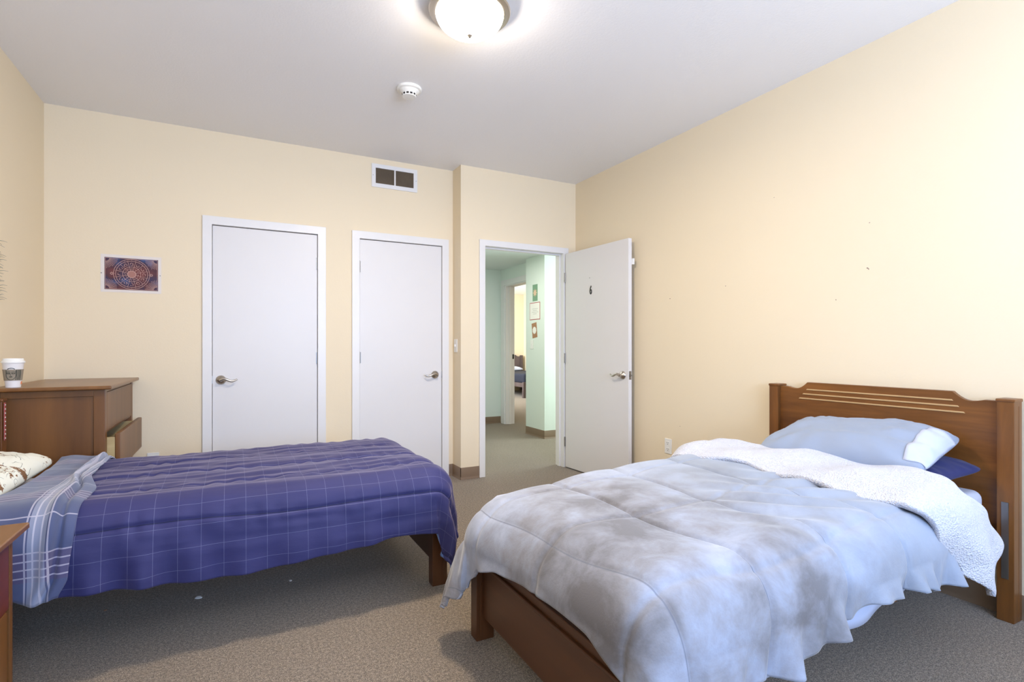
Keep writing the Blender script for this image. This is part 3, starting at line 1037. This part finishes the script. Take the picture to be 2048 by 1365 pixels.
def blanket_disp(a, b, h, nx, ny, u, v):
    d = .014 * fbm(a * 2.0, b * 2.0, 1.3, 2)
    # quilting seams across the bed, slightly wavy, and puffs between
    w = .018 * math.sin(b * 5.2) + .01 * math.sin(b * 11)
    s = (a + w - .16) / .335; f_ = s - math.floor(s)
    dd = min(f_, 1 - f_) * .335
    d -= .014 * groove(dd, .010) * (1 if a > .95 else max(0, (a - .8) / .15))
    d += .008 * (1 - groove(dd, .08))
    t = (b + .02 * math.sin(a * 6) - .12) / .42; g = t - math.floor(t); dg = min(g, 1 - g) * .42
    d -= .006 * groove(dg, .012)
    # folds of the hanging near side
    if ny < -.3:
        k_ = min(1, h / .13)
        amp = interp(a, [(.8, .016), (1.2, .024), (1.5, .046), (1.75, .066), (2.0, .05), (2.15, .036)])
        ph = a + .16 * h + .03 * noise.noise(Vector((a * 3, h * 3, 4)))
        sw = math.sin(ph * 27 + 2.6 * noise.noise(Vector((a * 4, 0, 9)))) * .6 + math.sin(ph * 61 + 1.3) * .35
        d += amp * k_ * 1.5 * (max(0, sw) ** .8 - .55 * max(0, -sw) ** .6)
        d += .02 * k_ * noise.noise(Vector((a * 2.5, 2, 2)))
    # folds of the foot drop
    if nx < -.3 and ny > -.5:
        k_ = min(1, h / .10)
        d += .012 * k_ * (math.sin(b * 19 + 1.2 * math.sin(b * 5)) + .4 * math.sin(b * 37))
    # pull folds radiating over the top near the head half
    if a > 1.3:
        kk = min(1, (a - 1.3) / .35) * max(0, 1 - h * 3)
        m_ = groove((b - (1.22 + .25 * (a - 1.7))), .24)
        q = (b - .95) * .9 + (a - 1.4) * 1.0
        d += .013 * kk * m_ * math.sin(q * 36 + 2 * noise.noise(Vector((a * 3, b * 3, 0))))
    # far foot corner gathers
    if nx < -.1 and ny > .1:
        an = math.atan2(ny, -nx)
        d += .02 * min(1, h / .12) * math.sin(an * 7 + .6)
    return d


BK = cloth('blanket', blanket_flat, drB, blanket_disp, 260, 230, [M['plush'], M['sherpa'], M['sherpa']], None, .020, (1.5, 1.45, .4))
tag(BK, 'cloudy blue-grey plush blanket spread over the right bed', 'blanket')

drF = Drape(.775, 3.3, .870, 2.06, .660, .13, .10, SH, 2.2)
def fleece_flat(u, v):
    # v near -> far ; u: foot-side edge -> head-side edge
    nb = .870 + .13 - (.36 + .09 * math.sin(min(1, u * 1.1) * PI)); fb = 2.06 - .13 + .32
    b = nb + (fb - nb) * v
    e0 = interp(b, [(.53, 2.27), (.65, 2.19), (.80, 2.05), (.95, 1.98), (1.15, 1.955), (1.4, 1.99), (1.6, 2.03), (1.85, 1.965), (2.3, 1.93)])
    e1 = interp(b, [(.53, 2.36), (.58, 2.44), (.68, 2.55), (.80, 2.50), (.93, 2.40), (1.02, 2.45), (1.26, 2.64), (1.4, 2.60), (1.7, 2.46), (2.0, 2.36), (2.3, 2.3)])
    return e0 + (e1 - e0) * u, b
def fleece_disp(a, b, h, nx, ny, u, v):
    d = .014 * fbm(a * 5, b * 3.0, 5, 3)
    edge = math.sin(min(1, u * 3.2) * PI / 2)          # rolled front edge
    edge2 = math.sin(min(1, (1 - u) * 4) * PI / 2)
    d += .030 * edge * edge2 - .030
    d += .010 * math.sin(b * 15 + a * 7) * (1 - min(1, h * 4))
    d += .014 * min(1, h / .1) * math.sin(a * 17 + 1)
    return d
FL = cloth('fleece_turnback', fleece_flat, drF, fleece_disp, 70, 190, [M['sherpa'], M['plush'], M['sherpa']], BK, .022, (2.25, 1.4, .5))
FL['label'] = 'white fleece underside folded back'

# --- left bed: navy comforter with turned-back plaid
drN = Drape(-1.6, .945, 2.325, 3.455, .575, .13, .05)
nearN = [(-.6, .36), (0, .39), (.4, .365), (.62, .345), (.80, .36), (.95, .46)]
def navy_flat(u, v):
    xa = -.62 * (1 - u) + 1.2 * u
    nb = 2.325 + .13 - interp(xa, nearN); fb = 3.455 - .13 + .34
    b = nb + (fb - nb) * v
    a1 = .945 - .13 + interp(b, [(1.9, .45), (2.2, .43), (2.5, .37), (3., .36), (3.8, .36)])
    a = (-.60 + .03 * math.sin(b * 3)) * (1 - u) + a1 * u
    return a, b
def navy_disp(a, b, h, nx, ny, u, v):
    d = .008 * fbm(a * 2.6, b * 4, 8, 3)
    # lengthwise stitched channels
    w = .009 * math.sin(a * 3.1) + .005 * math.sin(a * 8.3)
    s = (b + w - 2.295) / .27; f_ = s - math.floor(s); dd = min(f_, 1 - f_) * .27
    d += .006 * (1 - groove(dd, .07)) - .009 * groove(dd, .007)
    # fine puckers along the seams
    d += .0035 * groove(dd, .05) * math.sin(a * 62 + 5 * noise.noise(Vector((a * 6, b, 0))))
    d += (.008 * noise.noise(Vector((a * 1.8, b * 13, 3))) + .005 * noise.noise(Vector((a * 4, b * 26, 5)))) * max(0, 1 - h * 6)
    if ny < -.3:
        k_ = min(1, h / .14)
        d += k_ * .016 * math.sin(a * 38 + 3 * noise.noise(Vector((a * 2.3, 1, 1)))) * (.5 + noise.noise(Vector((a * 1.7, 5, 5))))
        d += .012 * k_ * noise.noise(Vector((a * 5, b * 1, 7)))
    if nx > .1 and ny < -.1:
        an = math.atan2(-ny, nx); d += .016 * min(1, h / .12) * math.sin(an * 8)
    return d
NV = cloth('comforter', navy_flat, drN, navy_disp, 230, 270, [M['navy'], M['paleblue'], M['paleblue']], None, .013, (0, 2.9, .4))
tag(NV, 'navy comforter with thin grid lines spread over the left bed', 'comforter')

drP = Drape(-1.6, 1.2, 2.300, 3.47, .600, .13, .06)
def plaid_flat(u, v):
    nb = 2.300 + .13 - (.335 + .055 * interp(u, [(0, -1.2), (.45, .2), (.82, 1), (1, .7)])); fb = 3.47 - .13 + .3
    b = nb + (fb - nb) * v
    e0 = interp(b, [(2.0, -.86), (2.45, -.80), (2.7, -.74), (3.0, -.74), (3.4, -.76), (3.8, -.8)])
    e1 = interp(b, [(2.05, -.53), (2.12, -.505), (2.3, -.49), (2.6, -.488), (2.9, -.55), (3.2, -.565), (3.5, -.55), (3.8, -.55)])
    return e0 + (e1 - e0) * u, b
def plaid_disp(a, b, h, nx, ny, u, v):
    d = .010 * fbm(a * 6, b * 3, 2, 3)
    d += .014 * math.sin(min(1, (1 - u) * 6) * PI / 2) - .012
    # the long pleat beside the hemmed edge
    pc = .76 - .05 * math.sin(b * 5)
    d += .016 * groove(u - pc, .05) * (1 - .4 * min(1, h * 5)) - .018 * groove(u - pc - .07, .03)
    d += .02 * min(1, h / .1) * math.sin(u * 6 + 1.0) * .7
    return d
PLf = cloth('plaid_turnback', plaid_flat, drP, plaid_disp, 70, 150, [M['plaid'], M['navy'], M['plaid']], NV, .007, (-.65, 2.9, .5))
PLf['label'] = 'blue plaid underside folded back'


# ---------------------------------------------------------------- pillows
def pillow(name, cx, cy, cz, lx_, ly_, th, rot, mats, label, seed=0, wr=.010, bend=None, n=46, cat='pillow'):
    b = bmesh.new(); uvl = b.loops.layers.uv.new('UVMap')
    R = rot
    def outline(s, t):
        # corners stick out, the sides pull in
        px = s * (1 - .055 * (1 - t * t) ** 1.0 * abs(s) ** 3) ; py = t * (1 - .045 * (1 - s * s) * abs(t) ** 3)
        rr_ = 1 - .07 * abs(s * t) ** 5
        return px * rr_, py * rr_
    top = {}; bot = {}
    for i in range(n):
        for j in range(n):
            s = -1 + 2 * i / (n - 1); t = -1 + 2 * j / (n - 1)
            # denser near the edges
            s = math.sin(s * PI / 2); t = math.sin(t * PI / 2)
            px, py = outline(s, t)
            prof = max(0., (1 - abs(s) ** 2.6)) ** .45 * max(0., (1 - abs(t) ** 2.6)) ** .45
            wv = fbm(px * 2.2 + seed, py * 2.6, seed, 3)
            rad = noise.noise(Vector((math.atan2(t, s) * 4 + seed, 0, 3))) * min(1, abs(s * t) * 2)
            ht = prof * (1 + .10 * wv) + wr / th * (wv * .6 + rad * 1.6) * min(1, prof * 3)
            if seed == 1 and t < -.35: ht += .10 * (-.35 - t) * math.sin(s * 11 + t * 6) * min(1, prof * 3)
            zt_ = th * ht; zb = -th * .55 * prof
            for dct, z in ((top, zt_), (bot, zb)):
                p = Vector((px * lx_ / 2, py * ly_ / 2, z))
                if bend: p = bend(p, s, t)
                dct[i, j] = p
    T = Matrix.Translation((cx, cy, cz)) @ R
    global PB_TOP
    PB_TOP = {k_: T @ p for k_, p in top.items()}
    VT = {k_: b.verts.new(T @ p) for k_, p in top.items()}
    VB = {}
    for k_, p in bot.items():
        i, j = k_
        VB[k_] = VT[k_] if (i in (0, n - 1) or j in (0, n - 1)) else b.verts.new(T @ p)
    for i in range(n - 1):
        for j in range(n - 1):
            for V_, o_ in ((VT, 1), (VB, -1)):
                q = (V_[i, j], V_[i + 1, j], V_[i + 1, j + 1], V_[i, j + 1])
                f = b.faces.new(q if o_ > 0 else q[::-1])
    bmesh.ops.recalc_face_normals(b, faces=b.faces)
    mb = MB(); mb._merge(b)
    o = mb.build(name, mats, loc=(cx, cy, cz), angle=180)
    return tag(o, label, cat)


RX = lambda a: Matrix.Rotation(a, 4, 'X'); RY = lambda a: Matrix.Rotation(a, 4, 'Y'); RZ = lambda a: Matrix.Rotation(a, 4, 'Z')
pillow('pillow', 2.63, 1.40, .618, .42, .70, .062, RZ(-.05) @ RY(-.06), M['navycotton'], 'navy pillow squeezed beneath the pale blue pillow', 3)
PB = pillow('pillow', 2.59, 1.470, .684, .46, .74, .108, RZ(.10) @ RX(-.055) @ RY(-.20), M['bluecotton'], 'pale blue pillow on the right bed, leaning toward the headboard', 1, .014)
# open pillowcase end

cf = bmesh.new(); grid = {}
n_ = 46
for i in range(7, 31):
    for j in range(0, 11):
        p = PB_TOP[i, j]
        q = Vector(p) + (Vector(p) - Vector((2.66, 1.36, .66))).normalized() * (.006 + .0015 * math.sin(i * .9 + j))
        grid[i, j] = cf.verts.new(q)
for i in range(7, 30):
    for j in range(0, 10):
        cf.faces.new((grid[i, j], grid[i + 1, j], grid[i + 1, j + 1], grid[i, j + 1]))
cfm = MB(); cfm._merge(cf)
cfo = cfm.build('pillowcase_cuff', M['periwinkle'], PB, loc=(2.7, 1.2, .72), angle=180)
md = cfo.modifiers.new('thickness', 'SOLIDIFY'); md.thickness = .004
cfo['label'] = 'white open cuff of the pillowcase'

pillow('pillow', -.93, 2.90, .615, .34, .78, .075, RY(.10), M['print'], 'cream pillow with brown and green print on the left bed', 6, .008)

# ---------------------------------------------------------------- dresser with coffee cup
dx0, dx1, dy0, dy1, dh = XL + .012, -.618, 3.525, 4.385, .943
dr = thing('dresser', 'brown wooden dresser in the left corner with its second drawer pulled open', 'dresser', ((dx0 + dx1) / 2, (dy0 + dy1) / 2, 0))
MB().box(dx0, dx1 + .032, dy0 - .032, dy1 + .03, dh - .020, dh, .006, 3).build('top', M['dresx'], dr)
for (x0, y0) in ((dx0, dy0), (dx1 - .05, dy0), (dx0, dy1 - .05), (dx1 - .05, dy1 - .05)):
    MB().box(x0, x0 + .05, y0, y0 + .05, 0, dh - .0205, .003).build('corner_post', M['dres'], dr)
for y0 in (dy0 + .012, dy1 - .028):
    MB().box(dx0 + .048, dx1 - .048, y0, y0 + .014, .10, dh - .055, .001).build('side_panel', M['dres'], dr)
for y0 in (dy0 + .003, dy1 - .02):
    MB().box(dx0 + .049, dx1 - .049, y0, y0 + .02, dh - .056, dh - .021, .002).build('top_rail', M['dres'], dr)
    MB().box(dx0 + .049, dx1 - .049, y0, y0 + .02, .08, .13, .002).build('bottom_rail', M['dres'], dr)
MB().box(dx0, dx0 + .01, dy0 + .05, dy1 - .05, .1, dh - .03).build('back_panel', M['dres'], dr)
zs = [.925 - .0, .683, .467, .262, .10]
b = MB()
for z in (.690, .470, .262, .09): b.box(dx1 - .042, dx1 - .006, dy0 + .05, dy1 - .05, z - .008, z + .008)
b.box(dx1 - .042, dx1 - .006, dy0 + .05, dy1 - .05, .905, .9225)
b.build('divider_rails', M['dres'], dr)
for i, (z0, z1, op) in enumerate(((.690, .905, 0), (.475, .676, .052), (.268, .462, 0), (.098, .256, 0))):
    fx = dx1 + op
    d = MB().box(fx - .018, fx + (.0 if op == 0 else .006), dy0 + .052, dy1 - .052, z0, z1, .004, 2).build('drawer', M['dres'], dr)
    q = MB(); ya, yb_ = dy0 + .056, dy1 - .056
    q.box(dx0 + .04 + op, fx - .0182, ya, ya + .014, z0 + .015, z1 - .02, .001); q.box(dx0 + .04 + op, fx - .0182, yb_ - .014, yb_, z0 + .015, z1 - .02, .001)
    q.box(dx0 + .041 + op, dx0 + .054 + op, ya + .0145, yb_ - .0145, z0 + .025, z1 - .0205); q.box(dx0 + .041 + op, fx - .033, ya + .0145, yb_ - .0145, z0 + .016, z0 + .024)
    q.box(fx - .032, fx - .0185, ya + .0145, yb_ - .0145, z0 + .025, z1 - .0205)
    q.build('drawer_box', M['pale'], d)

# paper coffee cup: white cup, lid, cardboard sleeve with a drawn face
ccx, ccy, cz0 = -1.012, 3.60, dh
cup = thing('coffee_cup', 'white paper coffee cup with lid and printed sleeve on the dresser', 'cup', (ccx, ccy, cz0))
T = Matrix.Translation((ccx, ccy, cz0))
M['paper'] = plain('white_cup_paper', sr(236, 232, 230), .5, var=.02)
M['sleeve'] = plain('grey_brown_sleeve', sr(150, 138, 120), .8)
M['ink'] = plain('dark_green_ink', sr(46, 52, 40), .6)
r_at = lambda z: .0295 + (.0425 - .0295) * z / .125
MB().lathe([(0, .004), (.027, .004), (.0285, 0), (.0295, 0), (r_at(.125), .125), (.0435, .128), (.0425, .131), (0, .13)], 48, T).build('cup_body', M['paper'], cup)
MB().lathe([(.0405, .124), (.0465, .125), (.0475, .130), (.0465, .134), (.0425, .136), (.0405, .146), (.0385, .148), (.036, .144), (0, .144)], 48, T).build('lid', M['plastic'], cup)
sz0, sz1 = .035, .092
MB().lathe([(r_at(sz0) + .0003, sz0), (r_at(sz0) + .0016, sz0), (r_at(sz1) + .0016, sz1), (r_at(sz1) + .0003, sz1)], 48, T).build('sleeve', M['sleeve'], cup)
camdir = math.atan2(-ccy, -ccx)      # direction from the cup to the camera
def on(u, zz, lift=.0022):
    """u metres to the right as seen from the camera"""
    r = r_at(zz) + lift; a = camdir + u / r
    return Vector((ccx + r * math.cos(a), ccy + r * math.sin(a), cz0 + zz))
ink = MB()
def stroke(pts, r): ink.tube([on(u, z) for u, z in pts], r, 6)
fc, fz = -.009, .0655
def ell(rx, rz, a0, a1, n=14, c=(0, 0)): return [(fc + c[0] + rx * math.cos(a0 + (a1 - a0) * i / n), fz + c[1] + rz * math.sin(a0 + (a1 - a0) * i / n)) for i in range(n + 1)]
stroke(ell(.0195, .0265, PI, 2 * PI), .0011)          # jaw
stroke([(fc - .0195, fz + .024), (fc - .0195, fz)], .0011); stroke([(fc + .0195, fz + .022), (fc + .0195, fz)], .0011)
for sx in (-1, 1):
    stroke(ell(.0065, .003, 0, PI, 8, (sx * .010, .007)), .0010); stroke(ell(.0065, .002, PI, 2 * PI, 8, (sx * .010, .0065)), .0014)
    stroke(ell(.0085, .005, .3, PI - .3, 8, (sx * .010, .011)), .0008)
stroke([(fc - .0015, fz + .006), (fc - .002, fz - .004), (fc + .002, fz - .005)], .0007)
stroke(ell(.005, .002, PI, 2 * PI, 8, (0, -.0105)), .0014); stroke(ell(.005, .0012, 0, PI, 8, (0, -.0105)), .0009)
for i in range(4):
    u0 = fc + .022 + i * .0058
    stroke([(u0 - .001 + .0035 * math.sin(t * 2.6) - (1 - t) * .003, fz - .028 + t * .052) for t in [j / 10 for j in range(11)]], .0012)
stroke(ell(.014, .007, .2, PI - .2, 10, (.001, .0265)), .0016)
ink.build('face_emblem', M['ink'], cup)
ws = MB(); ws.tube([on(fc - .002 + .004, .0935, .0025), on(fc + .003, .0945, .0025)], .0016, 8); ws.build('white_mark', M['plastic'], cup)
MB().box(-.005, .0005, -.006, .008, .014, .030, .002, mat=Matrix.Translation((ccx, ccy, cz0)) @ RZ(camdir + 1.25) @ Matrix.Translation((.033, 0, 0))).build('orange_tab', plain('orange_sticker', sr(226, 140, 92), .6), cup)

# strip label stuck on the left headboard post
M['rose'] = plain('rose_strip', sr(176, 92, 86), .6)
st = thing('beaded_strip', 'narrow rose strip with white dots hanging on the left headboard post', 'strip', (-1.005, 3.46, .78))
sx_ = -1.085 + .0785
MB().box(sx_, sx_ + .003, 3.455, 3.475, .69, .875, .001).build('band', M['rose'], st)
for i in range(9):
    MB().cyl((sx_ + .0025, 3.465, .70 + i * .0205), (sx_ + .005, 3.465, .70 + i * .0205), .0035, n=8).build('dot', M['plastic'], st)

# ---------------------------------------------------------------- nightstand
nx0, nx1, ny0, ny1, nh = XL + .012, -.580, 1.50, 2.065, .62
ns = thing('nightstand', 'brown nightstand with reddish drawer front beside the left bed', 'nightstand', ((nx0 + nx1) / 2, (ny0 + ny1) / 2, 0))
MB().box(nx0, nx1 + .032, ny0 - .02, ny1 + .022, nh - .019, nh, .005, 3).build('top', M['dresx'], ns)
for y0 in (ny0, ny1 - .022):
    MB().box(nx0, nx1 - .001, y0, y0 + .022, 0, nh - .0195, .003).build('side_panel', M['dres'], ns)
MB().box(nx0, nx0 + .01, ny0 + .02, ny1 - .02, .05, nh - .02).build('back_panel', M['dres'], ns)
MB().box(nx0 + .01, nx1 - .03, ny0 + .02, ny1 - .02, .06, .08).build('bottom_shelf', M['dres'], ns)
d = MB().box(nx1 - .022, nx1 - .002, ny0 + .025, ny1 - .025, .385, nh - .028, .004).build('drawer', M['mahog'], ns)
MB().box(nx0 + .03, nx1 - .022, ny0 + .04, ny1 - .04, .40, .56, .002).build('drawer_box', M['pale'], d)
d = MB().box(nx1 - .024, nx1 - .006, ny0 + .025, ny1 - .025, .085, .378, .004).build('drawer', M['dres'], ns)
MB().box(nx0 + .03, nx1 - .024, ny0 + .04, ny1 - .04, .10, .34, .002).build('drawer_box', M['pale'], d)

# ---------------------------------------------------------------- bed in the room across the hallway
fb = thing('wooden_bed', 'dark wooden bed seen through both doorways in the far room', 'bed', (6.35, 11.5, 0))
M['farwood'] = wood('dark_far_bed_wood', sr(92, 78, 78), sr(66, 54, 52), .5)
for x in (5.82, 6.82):
    MB().box(x, x + .07, 12.50, 12.57, 0, .95, .004).build('headboard_post', M['farwood'], fb)
MB().prism([(5.88, .35), (6.83, .35), (6.83, .92), (6.74, .92), (6.66, .965), (6.05, .965), (5.97, .92), (5.88, .92)], (12.52, 12.55), 'y', .003).build('headboard_panel', M['farwood'], fb)
for x in (5.85, 6.83):
    MB().box(x, x + .03, 10.6, 12.5, .24, .34, .003).build('side_rail', M['farwood'], fb)
for x in (5.82, 6.82):
    MB().box(x, x + .07, 10.53, 10.6, 0, .36, .004).build('footboard_post', M['farwood'], fb)
MB().box(5.89, 6.82, 10.55, 10.58, .12, .33, .003).build('footboard_panel', M['farwood'], fb)
b = bmesh.new(); bmesh.ops.create_cube(b, size=1)
for v in b.verts: v.co = Vector((6.355 + v.co.x * 1.0, 11.5 + v.co.y * 1.84, .44 + v.co.z * .22))
bmesh.ops.bevel(b, geom=b.edges[:], offset=.05, segments=4, profile=.5, affect='EDGES')
bmesh.ops.subdivide_edges(b, edges=b.edges[:], cuts=2, use_grid_fill=True)
for v in b.verts: v.co += Vector((0, 0, .012 * noise.noise(v.co * 5)))
mb = MB(); mb._merge(b)
tag(mb.build('duvet', plain('dark_navy_cover', sr(28, 32, 48), .8), loc=(6.355, 11.5, .33)), 'dark navy duvet on the bed in the far room', 'duvet')
pillow('pillow', 6.36, 12.22, .59, .6, .38, .08, RZ(0), M['sheetwhite'], 'white pillow on the bed in the far room', 9, n=20)
